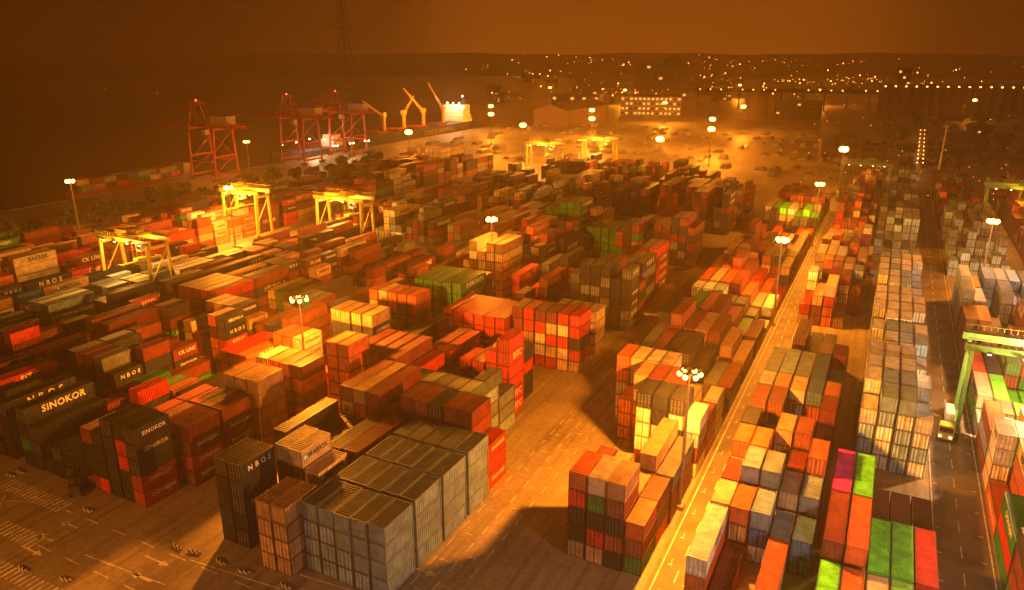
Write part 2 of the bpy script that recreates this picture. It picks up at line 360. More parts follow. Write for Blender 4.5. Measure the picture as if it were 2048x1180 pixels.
bay(-51,6,227,40,[4,5,5,6,6,5],'dark','dark tower block')
# -- strip C2
bay(-61.6,2,58.5,20,4,lambda c,t,r,T:'tan','tan pair at the front')
bay(-63.4,3,66.9,20,[5,5,4],lambda c,t,r,T:'cream' if t==T-1 else 'navy','cream topped trio',txt=lambda c,t,r,T,n:'MAERSK' if (c>0 and t==T-1) else ('NBOS' if c==2 else None),roof=.75)
bay(-70.8,2,60.3,20,5,'navy','navy stack at the front',rows=1,txt=lambda c,t,r,T,n:'NBOS' if c==1 and t in(4,2) else None)
bay(-62.4,6,73.6,40,[4,3,3,3,4,4],'dark','low dark row behind cream trio')
bay(-65,4,86.3,40,[5,5,5,4],'brown','brown stack with white marks',txt=side(['SINOLINES','SINOLINES']))
bay(-71,5,99.2,40,[5,5,5,5,4],'redm','wide red roofed block')
bay(-69,6,133,40,4,lambda c,t,r,T:'red','plain red block',var=.5)
# -- strip D
bay(-92,5,60.5,20,[4,4,5,5,5],lambda c,t,r,T:RC(['navy','navy','red','rust','black']) if c<4 else ('navy' if t>1 else RC(['navy','red'])),'navy block at front left',rows=1,txt=side(['SINOKOR','SINOKOR','','DONGJIN']))
bay(-90,4,68,20,[4,4,4,4],'redm','dull red block',rows=2,txt=side(['','DONGJIN']))
bay(-88.5,3,81,20,5,lambda c,t,r,T:'tan','plain tan block')
bay(-86.2,4,89,20,5,lambda c,t,r,T:RC(['orange','rust','cream','red','tan']),'mixed orange block')
bay(-81,2,95.5,20,6,lambda c,t,r,T:'orange','orange tower under the lamp')
bay(-86.8,4,110,20,6,lambda c,t,r,T:'navy' if t<5 else 'tan','navy stack with pale roofs',txt=side(['','HEUNG-A','','HEUNG-A']))
bay(-100,3,104,20,4,lambda c,t,r,T:'cream' if c==2 else 'orange','cream stack glaring under lamp',txt=side(['EVERGREEN','EVERGREEN']))
bay(-108,3,97,40,3,lambda c,t,r,T:'orange' if c==2 else 'red','orange stack left of the glaring lamp',txt=side(['MAERSK','Hapag-Lloyd']))
bay(-90.5,5,131,20,5,'warm','orange stack mid yard')
bay(-86,5,143,40,5,'green','dark green block',txt=side(['EVERGREEN','EVERGREEN']))
bay(-90,4,172,40,[6,5,6,6],'cream','cream block under small lamp')
bay(-93,5,236,40,[5,5,6,6,6],'green','tall green block',txt=side(['EVERGREEN','EVERGREEN','EVERGREEN','EVERGREEN']))
bay(-76,5,225,40,[3,4,4,4,4],'green','low green block',txt=side(['EVERGREEN']))
bay(-228,6,360,40,5,'cream','tall far block by the quay',rows=2)
footprint(-97,-93,97,101); footprint(-101,-97,185,188); footprint(-145,-131,240,262)
for p in((-112,-84,262,282),(-84,-66,192,222),(-160,-106,200,206),(-66,-50,255,268),(-104,-84,318,338),(-84,-66,280,296),(-186,-100,345,353),(-70,-50,142,163),(-190,-168,365,400),(-175,-155,398,440),(-52.5,-46,178,226)): footprint(*p)
TX={'navy':['NBOS','NBOS','SINOLINES','SINOKOR','HEUNG-A'],'red':['ONE','CK LINE','NAMSUNG','SITC','RCL','',''],'cream':['MAERSK','MAERSK'],'green':['EVERGREEN','DONGJIN'],'orange':['Hapag-Lloyd','HAMBURG SÜD','SITC'],'white':['SITC','ONE'],'maroon':['CK LINE','',''],'tan':['','MAERSK']}
def rtxt(c,t,r,T,n): return '?' if (c==n-1 or t==T-1) and random.random()<.55 else None
def fill(xr,n,y0,y1,pals,blk,lo=2,hi=5,p40=.5,skip=.07,gapevery=5):
    y=y0; r=0; cnt=0; ph=random.uniform(0,6)
    while y<y1:
        pal=pals(y) if callable(pals) else RC(pals)
        L=12.19 if random.random()<p40 else 6.06
        if random.random()>skip:
            base=(lo+hi)/2+math.sin(y*.055+ph)*(hi-lo)/2*.8
            pf=pick(pal)
            for c in range(n):
                x=xr-(n-c-.5)*PW
                if overlap(x-1.2,x+1.2,y,y+L): continue
                T=max(1,min(hi,int(round(base+random.gauss(0,.95)))))
                if random.random()<.07: T=1
                if random.random()<.04: continue
                k0=RC(PAL[pal])
                dom=lambda cc,t,rr,TT,k0=k0,pf=pf: k0 if random.random()<.35 else pf(cc,t,rr,TT)
                addcol(x,y,L,T,dom,blk,c,r,rtxt,n)
        y+=L+.5; r+=1; cnt+=1
        if cnt%gapevery==0: y+=RC([1,3,7])
LM=['leftmix','leftmix','leftmix','dark','dark','redm','brown','mix']
def mid(y): return RC(['pale','cream','mix']) if 265<y<330 else RC(LM)
fill(-50.5,6,180,330,['dark','dark','brown','leftmix'],'strip by the wide lane',3,6,skip=.1)
fill(-67.5,6,112,390,['dark','redm','leftmix','brown'],'second strip from lane',2,5)
fill(-86,6,90,405,LM,'third strip from lane',2,5)
fill(-104.5,1,60,180,LM,'third strip edge',1,3)
fill(-107.8,5,60,410,LM,'fourth strip from lane',2,4)
fill(-123.5,5,60,410,mid,'fifth strip from lane',2,4)
fill(-139.5,5,60,405,mid,'sixth strip from lane',2,4)
fill(-155,5,60,395,LM+['pale'],'seventh strip from lane',2,4)
fill(-171,5,60,380,lambda y:'pale' if y<155 else RC(['warm','leftmix','mix']),'pale roofed strip',2,3)
fill(-188,4,60,165,['dark','leftmix','mix'],'strip left of pale roofs',2,3)
fill(-208,6,60,380,['warm','cream','warm','redm','mix','leftmix'],'strip beyond the far lane',2,4)
fill(-228,6,60,380,['leftmix','leftmix','mix','dark','redm'],'outer strip',2,4,skip=.1)
fill(-248,6,90,370,['dark','mix','leftmix','redm'],'last strip before trees',1,3,skip=.15)
fill(-20.6,7,213,345,lambda y:'brown' if y<265 else ('lime_r' if 285<y<300 else RC(['redm','warm','dark'])),'roadside strip far end',2,4)
fill(-1.9,5,76,420,lambda y:RC(['amix','amix','brown']) if y<150 else RC(['cream','lit','brown','amix','warm']),'strip right of the road',2,4,p40=.35)
def gcol(c,t,r,T):
    g=[['lime','orange','cream','lime','lime'],['rust','orange','lime','lime','red'],['pink','lime','maroon','maroon','maroon']]
    return g[r%3][c]
bay(12.4,5,74,40,[[2,2,2,2,1],[3,3,2,2,2],[3,3,1,1,1]],gcol,'lime green group at right',rows=3,roof=1)
for i,y in enumerate([122,128.5,135,141.5, 150.5,157,163.5, 172,178.5,185,191.5, 201,207.5,214,220.5,227]):
    bay(12,4,y,20,[RC([4,5]),5,5,RC([3,4])] if i<4 else [RC([3,4,4]),4,4,RC([3,4])],lambda c,t,r,T:RC(['white','bluegrey','white','white','bluegrey']),'%s pale reefer row'%['nearest','second','third','fourth','fifth','sixth','seventh','eighth','ninth','tenth','eleventh','twelfth','thirteenth','fourteenth','fifteenth','farthest'][i],var=.8)
fill(12.4,5,242,420,['blu','blu','grey'],'blue grey strip',2,4)
def rp(y):
    if y<105: return 'rmix'
    if y<150: return RC(['lime_r','lit'])
    if y<190: return RC(['rmix','redm'])
    if y<330: return 'blu'
    return 'mix'
fill(36.3,6,84,430,rp,'strip beyond the right lane',2,4)
fill(62,7,150,430,['brown','mix','redm'],'far right strip',2,4)
fill(84,7,220,430,['brown','mix','redm'],'outermost right strip',2,4)

LETN={}
def letter_mesh(txt,L,sg=1):
    key=(txt,L,sg)
    if key in LETN: return LETN[key]
    cu=bpy.data.curves.new('lettering','FONT'); cu.body=txt; cu.size=1.0; cu.offset=.03; cu.resolution_u=2
    cu.space_character=1.8 if txt=='NBOS' else 1.08
    o=bpy.data.objects.new('tmp_text',cu); C.objects.link(o)
    dg=bpy.context.evaluated_depsgraph_get(); me=bpy.data.meshes.new_from_object(o.evaluated_get(dg))
    bpy.data.objects.remove(o)
    xs=[v.co.x for v in me.vertices]; ys=[v.co.y for v in me.vertices]
    w=max(xs)-min(xs); h=max(ys)-min(ys); s=min((L*.68)/w,1.25/h); cx=(max(xs)+min(xs))/2; cyy=(max(ys)+min(ys))/2
    off=L*.05
    V=[(sg*1.245,sg*((v.co.x-cx)*s+off),1.5+(v.co.y-cyy)*s) for v in me.vertices]
    Fc=[tuple(p.vertices) for p in me.polygons]
    LETN[key]=(V,Fc); bpy.data.meshes.remove(me)
    return LETN[key]
def corr(a0,a1,period,depth):
    out=[]; n=max(1,int(round((a1-a0)/period))); p=(a1-a0)/n
    for i in range(n):
        b=a0+i*p; out+=[(b,0),(b+p*.3,0),(b+p*.45,-depth),(b+p*.85,-depth)]
    out.append((a1,0)); return out
def container_meshes(L):
    W=2.44; Hh=2.59; hy=L/2-.12
    def strip(b,pts,fa,fb):
        i=len(b.v)
        for p in pts: b.v.append(fa(*p)); b.v.append(fb(*p))
        for k in range(len(pts)-1): b.f.append((i+2*k,i+2*k+2,i+2*k+3,i+2*k+1)); b.c.append(None)
    b=MB(); pr=corr(-hy,hy,.44,.10)
    strip(b,pr,lambda a,d:(W/2-.02+d,a,.15),lambda a,d:(W/2-.02+d,a,Hh-.1))
    strip(b,pr,lambda a,d:(-W/2+.02-d,a,Hh-.1),lambda a,d:(-W/2+.02-d,a,.15))
    pe=corr(-W/2+.12,W/2-.12,.3,.07)
    strip(b,pe,lambda a,d:(a,L/2-.03+d,Hh-.1),lambda a,d:(a,L/2-.03+d,.15))
    b.quad((-W/2+.1,-L/2+.12,.15),(W/2-.1,-L/2+.12,.15),(W/2-.1,-L/2+.12,Hh-.1),(-W/2+.1,-L/2+.12,Hh-.1))
    b.rect(-W/2+.1,-L/2+.1,W/2-.1,L/2-.1,.14)
    body=b.mesh('body',M['cont'])
    rf=MB(); strip(rf,pr,lambda a,d:(W/2-.07,a,Hh-.03+d*.8),lambda a,d:(-W/2+.07,a,Hh-.03+d*.8)); roof=rf.mesh('roof',M['cont'])
    f=MB()
    for x in(-1,1):
        for y in(-1,1):
            f.box(x*(W/2-.07),y*(L/2-.08),Hh/2,.14,.16,Hh-.26)
            for z in(.065,Hh-.06): f.box(x*(W/2-.085),y*(L/2-.09),z,.19,.2,.13)
        f.box(x*(W/2-.06),0,.09,.12,L-.4,.13); f.box(x*(W/2-.05),0,Hh-.06,.1,L-.4,.11)
    for y in(-1,1):
        f.box(0,y*(L/2-.07),.08,W-.4,.12,.13); f.box(0,y*(L/2-.07),Hh-.07,W-.4,.12,.12)
    frame=f.mesh('frame',M['cont'])
    ds=[];gs=[]
    for sgn in(-1,1):
        dm=MB(); x0=sgn*.56
        dm.box(x0,-L/2+.075,1.28,1.06,.05,2.2)
        for z in(.55,1.03,1.52,2.0): dm.box(x0,-L/2+.045,z,.9,.02,.28)
        ds.append(dm.mesh('door_leaf',M['cont']))
        gm=MB()
        for dx in(-.27,.27):
            gm.cyl((x0+dx,-L/2+.01,.2),(x0+dx,-L/2+.01,2.42),.032,n=6)
            gm.box(x0+dx+.12,-L/2+.0,1.15,.3,.03,.06)
            for z in(.3,1.0,1.7,2.3): gm.box(x0+dx,-L/2+.012,z,.14,.05,.08)
        gs.append(gm.mesh('lock_rods',M['steel']))
    return dict(body=body,frame=frame,roof=roof,doors=ds,gears=gs)
PM={6.06:container_meshes(6.06),12.19:container_meshes(12.19)}
star=MB(); sq=MB()
sq.quad((1.243,-2.85,1.05),(1.243,-1.95,1.05),(1.243,-1.95,1.95),(1.243,-2.85,1.95)); EMB=sq.mesh('emblem',M['cont'])
star.v=[(1.25,-2.4+(.38 if i%2==0 else .17)*math.sin(math.pi*i/7),1.5+(.38 if i%2==0 else .17)*math.cos(math.pi*i/7)) for i in range(14)]; star.f=[tuple(range(13,-1,-1))]; star.c=[None]; STAR=star.mesh('star',M['cont'])
def seen(px_,py_,pz_):
    d=Vector((-px_,-py_,H-pz_)); Ld=d.length; zz=d.z/Ld; xx=d.x/Ld; yy=d.y/Ld
    k=.4
    while True:
        z=pz_+zz*k
        if z>16: return True
        if height_at(px_+xx*k,py_+yy*k)*TH>z+.05: return False
        k+=1.1
KEEP=[]
for c in CON:
    x,y,t,L=c['x'],c['y'],c['t'],c['L']
    top=t==c['T']-1
    fr=height_at(x,y-L/2-1.2)<=t; bk=height_at(x,y+L/2+1.2)<=t
    rt=height_at(x+PW,y)<=t; lf=height_at(x-PW,y)<=t
    sd=rt if x<0 else lf
    if not(top or fr or bk or rt or lf): continue
    c['sd']=sd; p=proj(x,y,t*TH+1.3); c['p']=p
    if p is None or not(-400<p[0]<2450 and p[1]<1700): continue
    s=0
    if -20<p[0]<2068 and 100<p[1]<1195 and p[2]<230:
        z0=t*TH; sg=1 if x<0 else -1
        if top:
            for a in(-.35,0,.35): s+=L*.55*seen(x,y+a*L,z0+TH+.02)/3*2.44
        if sd:
            for a in(-.35,0,.35):
                for zz in(.6,2.0): s+=L*2.6*seen(x+sg*1.3,y+a*L,z0+zz)/6*min(1,abs(x)/y)
        if fr:
            for zz in(.6,2.0): s+=2.44*2.6*seen(x,y-L/2-.1,z0+zz)/2
    c['rank']=s*1e4/p[2]**2
    KEEP.append(c)
KEEP.sort(key=lambda c:-c['rank'])
ORD=['first','second','third','fourth','fifth','sixth','seventh','eighth','ninth','tenth','eleventh','twelfth','thirteenth','fourteenth','fifteenth','sixteenth']+['farther']*60
near=[c for c in KEEP[:300] if c['rank']>0]; rest=KEEP[len(near):]
far=MB(); far.e=[]; flet=MB(); flet_n=0
def resolve_text(c):
    t=c['txt']
    if t=='?': t=RC(TX.get(c['k'],['']))
    return t or None
def letcol(k): return (.03,.05,.09) if k in('cream','white','tan','grey') else (.72,.7,.66)
for c in near:
    base=COL[c['k']][0]; v=1+random.uniform(-.2,.15)*c['var']; col=(base[0]*v,base[1]*v,base[2]*v,1)
    tier='top' if c['t']==c['T']-1 else ORD[c['t']]
    txt=resolve_text(c)
    lab='%s container, %s tier, %s column, %s row, %s'%(COL[c['k']][1],tier,ORD[c['c']],ORD[c['r']],c['blk'])
    e=empty('shipping_container',(c['x'],c['y'],c['t']*TH+.01),math.pi if random.random()<.35 else 0,lab,'container','shipping containers stacked in the yard')
    if txt: e.rotation_euler.z=0
    pm=PM[c['L']]
    o=link('body',pm['body'],e); o.color=col
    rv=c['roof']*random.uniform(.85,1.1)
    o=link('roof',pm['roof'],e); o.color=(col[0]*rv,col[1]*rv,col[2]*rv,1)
    o=link('frame',pm['frame'],e); o.color=(col[0]*.55,col[1]*.55,col[2]*.55,1)
    for dm,gm in zip(pm['doors'],pm['gears']):
        o=link('door_leaf',dm,e); o.color=col
        g=link('lock_rods',gm,o)
    if txt:
        sg=1 if c['x']<0 else -1; key=('mesh',txt,c['L'],sg)
        if key not in LETN:
            V,Fc=letter_mesh(txt,c['L'],sg); me=bpy.data.meshes.new('lettering'); me.from_pydata(V,[],Fc); me.materials.append(M['cont']); LETN[key]=me
        o=link('lettering',LETN[key],e); o.color=(*letcol(c['k']),1)
        if txt=='MAERSK' and sg>0:
            o=link('emblem',EMB,e); o.color=(.15,.45,.65,1); s_=link('star',STAR,o); s_.color=(.8,.8,.8,1)
for c in rest:
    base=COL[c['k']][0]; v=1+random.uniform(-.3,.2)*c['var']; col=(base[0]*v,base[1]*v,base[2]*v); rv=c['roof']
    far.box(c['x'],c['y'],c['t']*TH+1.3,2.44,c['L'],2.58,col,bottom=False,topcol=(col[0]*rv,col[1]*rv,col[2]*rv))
    p=c['p']
    if c['sd'] and c['x']<0 and p and p[2]<330 and -50<p[0]<2100 and c['txt']:
        txt=resolve_text(c)
        if txt:
            V,Fc=letter_mesh(txt,c['L']); i=len(flet.v)
            for vx,vy,vz in V: flet.v.append((c['x']+vx+.02,c['y']+vy,c['t']*TH+vz))
            lc=letcol(c['k'])
            for f in Fc: flet.f.append(tuple(i+q for q in f)); flet.c.append(lc)
            flet_n+=1
far.build('shipping_containers',M['contfar'],kind='stuff',label='mass of farther stacked shipping containers filling the yard',category='containers')
flet.build('container_lettering',M['contfar'],kind='stuff',label='painted lettering on the sides of farther containers',category='lettering')
tk=MB(); tk.cyl((0,-2.7,1.3),(0,2.7,1.3),1.12,n=18); tkm=tk.mesh('tank',M['white'])
tf=MB()
for a in(-1.16,1.16):
    for q in(-2.95,2.95): tf.box(a,q,1.28,.13,.13,2.5)
    for z in(.1,2.5): tf.box(a,0,z,.12,5.8,.12)
for q in(-2.95,2.95):
    for z in(.1,2.5): tf.box(0,q,z,2.2,.12,.12)
    tf.bar((-1.1,q,.2),(1.1,q,2.4),.08)
tfm=tf.mesh('frame',M['steel'])
for i in range(4):
    for j in range(2):
        for t in range(2):
            e=empty('tank_container',(-142+i*2.7,242+j*6.4,t*2.62),0,'white tank container, %s layer, %s column, %s row of the tank group'%(['lower','upper'][t],ORD[i],['front','back'][j]),'tank container','tank containers in the middle of the yard')
            link('tank',tkm,e); link('frame',tfm,e)

# ---------------- lamp masts
def mast(x,y,h,power,col,label,lens='lens',nh=4,br=.52,ring=1.45):
    e=empty('lamp_mast',(x,y,0),0,label,'lamp mast','tall lamp masts of the yard')
    MB().cyl((0,0,0),(0,0,h),.32,.13,10).build('pole',M['steel'],e)
    MB().box(0,0,.35,1.4,1.4,.7).build('base',M['concrete'],e)
    hb=MB(); hb.cyl((0,0,h-.25),(0,0,h+.15),.45,n=10); hb.bar((-1.3,0,h),(1.3,0,h),.12); hb.bar((0,-1.3,h),(0,1.3,h),.12); hb.build('head_frame',M['steel'],e)
    for k in range(nh):
        a=2*math.pi*k/nh+.3; dx,dy=math.cos(a),math.sin(a)
        hd=MB(); hd.box(dx*ring*.83,dy*ring*.83,h+.25,.5,.5,.25); f=hd.build('floodlight',M['dark'],e)
        MB().ball(dx*ring,dy*ring,h-.1,br).build('lens',M[lens],f)  # oversized glowing ball: glare of the lamp put into its size
    if power: light(0,0,h-1.1,power,col,e,r=.7)
    return e
MS=[((1380,747),48000,'lamp mast beside the service road in the right foreground'),
((1565,479),22000,'second lamp mast along the service road'),((1640,368),24000,'third lamp mast along the service road, near green containers'),
((1688,298),24000,'farthest visible lamp mast on the service road'),((598,597),48000,'lamp mast glaring above the cream containers, left of centre'),
((983,438),26000,'dimmer lamp mast over the middle of the yard'),((457,375),44000,'lamp mast beside the lit yellow crane at left'),
((140,362),7000,'leftmost lamp mast near the quay trees'),((493,283),7000,'lamp mast on the quay by the first red crane'),
((817,264),34000,'lamp mast by the cargo ship bow'),((982,212),90000,'lamp mast right of the cargo ship stern'),((982,228),50000,'lower lamp mast right of the cargo ship'),
((1046,250),100000,'lamp mast left of the far yellow gantry cranes'),((1184,220),120000,'lamp mast before the long warehouse'),((1184,237),90000,'lower lamp mast in front of the warehouse'),
((1425,238),120000,'lamp mast in the far open yard'),((1423,258),90000,'lamp mast just nearer in the far open yard'),((1487,213),90000,'lamp mast before the round silo'),
((1320,278),50000,'small lamp mast at the end of the container rows'),((1987,442),15000,'lamp mast among containers at the right edge')]
for (p,pw,lb) in MS:
    x,y=at(p[0],p[1],22)
    if y<150: mast(x,y,22,pw,SOD,lb,br=.38,nh=6)
    elif y<300: mast(x,y,22,pw,SOD,lb,br=.6,nh=5,ring=1.1)
    else: mast(x,y,22,pw,SOD,lb,br=1.3,nh=4,ring=.9)
mast(-20,6,22,7500,WHT,'lamp mast on the near end of the service road'); mast(-95,10,22,17000,SOD,'lamp mast on the apron at the front left')  # unseen masts continue the rows; white tint added for the grey block
mast(16.5,60,22,8000,WHT,'added unseen lamp mast at the near end of the right lane',lens='lens2')  # added out of view, white light to neutralise the right columns
mast(40,215,22,9000,WHT,'added unseen lamp mast between right hand container strips',lens='lens2')  # another added mast out of view, whitens the right strips

# ---------------- rubber tyred gantry cranes
def rtg(xc,yc,mat,label,span=19,ht=17.5,pw=9000,col=SOD,trol=0.1):
    e=empty('gantry_crane',(xc,yc,0),0,label,'gantry crane','rubber tyred gantry cranes')
    hs=span/2; wb=3.6
    for sx in(-1,1):
        MB().box(sx*hs,0,1.9,.9,11,.8).build('sill_beam',mat,e)
        for sy_ in(-1,1):
            l_=MB(); l_.bar((sx*hs,sy_*wb,2.3),(sx*hs,sy_*2.9,ht-.7),.6,.8); l_.build('leg',mat,e)
            for q in(-.75,.75):
                wm=MB(); yy=sy_*4.5+q
                wm.cyl((sx*hs-.3,yy,.75),(sx*hs+.3,yy,.75),.75,n=14); wm.cyl((sx*hs-.34,yy,.75),(sx*hs+.34,yy,.75),.3,n=8); wm.build('wheel',M['rubber'],e)
        tb=MB(); tb.bar((sx*hs,-2.9,ht-1.6),(sx*hs,2.9,ht-1.6),.6,.8); tb.bar((sx*hs,-3.4,6),(sx*hs,3.0,ht-2.2),.25); tb.build('cross_brace',mat,e)
    for sy_ in(-1,1):
        g=MB(); g.box(0,sy_*2.9,ht,span+2.4,.65,1.25); g.build('girder',mat,e)
        w=MB()
        for k in range(int(span)): w.bar((-hs+k,sy_*3.9,ht+.75),(-hs+k,sy_*3.9,ht+1.8),.07)
        w.box(0,sy_*3.6,ht+.7,span+2,.7,.08); w.bar((-hs-1,sy_*3.9,ht+1.8),(hs+1,sy_*3.9,ht+1.8),.09); w.build('walkway',mat,e)
    tx=trol*span
    t=MB(); t.box(tx,0,ht+1.15,4.2,6.2,.6); t.box(tx-.6,0,ht+2.0,2.4,3.2,1.2); t.cyl((tx+1.2,-1.3,ht+1.9),(tx+1.2,1.3,ht+1.9),.5); t.build('trolley',mat,e)
    cb=MB(); cb.box(tx+2.9,-1.2,ht-1.9,1.7,2,2.1); c_=cb.build('operator_cab',M['white'],e)
    MB().box(tx+2.9,-2.22,ht-1.8,1.4,.06,1.3).build('cab_window',M['glass'],c_)
    sp_=MB(); sp_.box(tx,0,11.2,.5,11.8,.35); sp_.box(tx,0,11.7,2,3,.6)
    for a in(-5.8,5.8): sp_.box(tx,a,11.2,2.4,.3,.4)
    for a,b in((-1,-1),(1,-1),(1,1),(-1,1)): sp_.cyl((tx+a*.8,b*1.3,12),(tx+a*.8,b*1.3,ht+.9),.04,n=5)
    sp_.build('spreader',M['rtgyellow'],e)
    pb=MB(); pb.box(-hs-1.1,0,2.6,1.3,4.6,2.0); pb.build('power_unit',M['white'],e)
    ld=MB()
    for k in range(12): ld.bar((hs+.55,-3.4+.05*k,2.6+k*1.1),(hs+.95,-3.4+.05*k,2.6+k*1.1),.05)
    ld.bar((hs+.55,-3.4,2.3),(hs+.55,-2.8,ht),.08); ld.bar((hs+.95,-3.4,2.3),(hs+.95,-2.8,ht),.08); ld.build('ladder',mat,e)
    for k in(-.38,-.13,.13,.38):
        fm=MB(); fm.box(k*span,-3.6,ht-.55,.7,.4,.35); fo=fm.build('floodlight',M['dark'],e)
        MB().box(k*span,-3.6,ht-.79,.55,.32,.1).build('lens',M['lens2'],fo)
    if pw: light(0,-4.6,ht-1.5,pw/LP*1.6,col,e,r=.5,smooth=20)
    return e
def rx(p,q,ht=17.5):
    a=at(*p,ht); b=at(*q,ht); return ((a[0]+b[0])/2,(a[1]+b[1])/2)
YG=(1,.40,.05)
x,y=rx((205,470),(325,478)); rtg(x,y,M['rtgyellow'],'yellow gantry crane over pale roofed containers at far left',pw=14000,col=YG)
x,y=rx((447,378),(532,383)); rtg(x,y,M['rtgyellow'],'brightly lit yellow gantry crane beside a lamp mast',span=16,pw=18000,trol=-.2,col=YG)
x,y=rx((640,392),(735,398)); rtg(x,y,M['rtgyellow'],'yellow gantry crane with dark green trolley deck, left of centre',pw=18000,col=YG)
x,y=rx((1060,284),(1120,290)); rtg(x,y,M['rtgyellow'],'distant yellow gantry crane, left of two in bright haze',pw=24000,col=YG)
x,y=rx((1170,274),(1230,280)); rtg(x,y,M['rtgyellow'],'distant yellow gantry crane, right of two in bright haze',pw=24000,col=YG)
rtg(-9,373,M['rtggreen'],'green gantry crane standing over the strip right of the road',pw=0)
rtg(27.5,144,M['rtggreen'],'green gantry crane at the right edge, lighting the lane',span=20.5,ht=17,pw=50000,col=WRM)
rtg(44,330,M['rtggreen'],'green gantry crane far back at the right edge',pw=8000)

# ---------------- ship to shore cranes
def sts(y,label,s=1.0):
    e=empty('quay_crane',(QX+3,y,0),0,label,'quay crane','red ship to shore cranes on the quay')
    G=18; W=8; m=M['stsred']
    for x in(0,G):
        for q in(-1,1):
            MB().bar((x,q*W,1.5),(x,q*W*.8,27*s),.9).build('leg',m,e)
            bg_=MB()
            for k in range(4): bg_.cyl((x-.3,q*W-2+k*1.3,.5),(x+.3,q*W-2+k*1.3,.5),.5,n=8)
            bg_.box(x,q*W,1.2,1,6,.6); bg_.build('bogie',M['dark'],e)
        b=MB(); b.bar((x,-W,3),(x,W,3),1.0); b.bar((x,-W*.85,13),(x,W*.85,13),.8); b.bar((x,-W,4),(x,W*.9,13),.35); b.bar((x,-W*.8,27*s),(x,W*.8,27*s),.9); b.build('sill_beam',m,e)
    for q in(-1,1):
        b=MB(); b.bar((0,q*W*.92,10),(G,q*W*.92,10),.9); b.bar((0,q*W*.9,11),(G,q*W*.8,26*s),.45); b.bar((G,q*W*.9,11),(0,q*W*.8,26*s),.3); b.build('portal_brace',m,e)
    for q in(-1,1):
        b=MB(); b.bar((-38,q*3,28*s),(G+14,q*3,28*s),.7,1.2)
        for k in range(-36,32,5): b.bar((k,q*3,28*s),(k+2.5,q*3,30*s),.18); b.bar((k+2.5,q*3,30*s),(k+5,q*3,28*s),.18)
        b.bar((-38,q*3,30*s),(G+14,q*3,30*s),.25)
        b.build('boom',m,e)
    cb=MB()
    for k in range(-36,32,7): cb.bar((k,-3,28*s),(k,3,28*s),.35)
    cb.build('boom_tie',m,e)
    a=MB()
    for q in(-1,1): a.bar((0,q*W*.8,27*s),(0,q*2.6,40*s),.7); a.bar((6,q*W*.7,27*s),(2.5,q*2.6,40*s),.5); a.bar((G,q*W*.8,27*s),(1.5,q*2.4,39*s),.35)
    a.bar((0,-3,40*s),(0,3,40*s),.9); a.bar((2.5,-3,40*s),(2.5,3,40*s),.7); a.bar((0,-4.2,34*s),(0,4.2,34*s),.4); a.build('apex_frame',m,e)
    st_=MB()
    for q in(-1,1): st_.bar((1,q*2.5,40*s),(-32,q*3,29*s),.2); st_.bar((1,q*2.5,40*s),(-16,q*3,29*s),.2); st_.bar((1,q*2.5,40*s),(G+12,q*3,29*s),.2)
    st_.build('stay',m,e)
    mh=MB(); mh.box(G+1,0,31.2*s,12,6,4.4); h_=mh.build('machine_house',M['house'],e)
    MB().box(G+1,0,31.2*s+2.35,12.6,6.6,.3).build('roof',M['stsred'],h_)
    cbm=MB(); cbm.box(5,0,24.5*s,2.6,2.6,2.6); cbm.build('operator_cab',M['house'],e)
    fl=MB(); fl.box(1,0,40*s+1.0,.6,.6,.6); fl.build('warning_light',M['redlight'],e)
    light(G/2,0,14*s,700,(1,.25,.06),e,r=1,smooth=20)
    return e
for px,lb in((428,'red quay crane farthest left above the dark water'),(602,'middle red quay crane over bright white work lights'),(696,'red quay crane nearest the cargo ship')):
    sts(ywhere(QX+12,px),lb,1.0)
# lattice pylon
px,py=at(705,345); e=empty('lattice_mast',(px,py,0),0,'very tall thin lattice mast rising out of frame','mast')
tw=MB(); HT=125
def wd(z): return 4.6*max(0.0,1-z/HT)**1.3+.7
lev=[0]
while lev[-1]<HT-3: lev.append(lev[-1]+max(3.2,wd(lev[-1])*1.5))
for a,b in((-1,-1),(1,-1),(1,1),(-1,1)):
    lg=MB()
    for z0,z1 in zip(lev,lev[1:]): lg.bar((a*wd(z0),b*wd(z0),z0),(a*wd(z1),b*wd(z1),z1),.14)
    lg.build('leg',M['dark'],e)
for z0,z1 in zip(lev,lev[1:]):
    w0,w1=wd(z0),wd(z1); cs=[(-1,-1),(1,-1),(1,1),(-1,1)]
    for i in range(4):
        a=cs[i]; b=cs[(i+1)%4]
        tw.bar((a[0]*w0,a[1]*w0,z0),(b[0]*w1,b[1]*w1,z1),.07); tw.bar((b[0]*w0,b[1]*w0,z0),(a[0]*w1,a[1]*w1,z1),.07); tw.bar((a[0]*w1,a[1]*w1,z1),(b[0]*w1,b[1]*w1,z1),.07)
tw.build('lattice',M['dark'],e)
ca=MB()
for z in(62,78,94): ca.bar((-8,0,z),(8,0,z),.14,.2); ca.bar((-8,0,z),(0,0,z+3),.07); ca.bar((8,0,z),(0,0,z+3),.07)
ca.build('cross_arm',M['dark'],e)

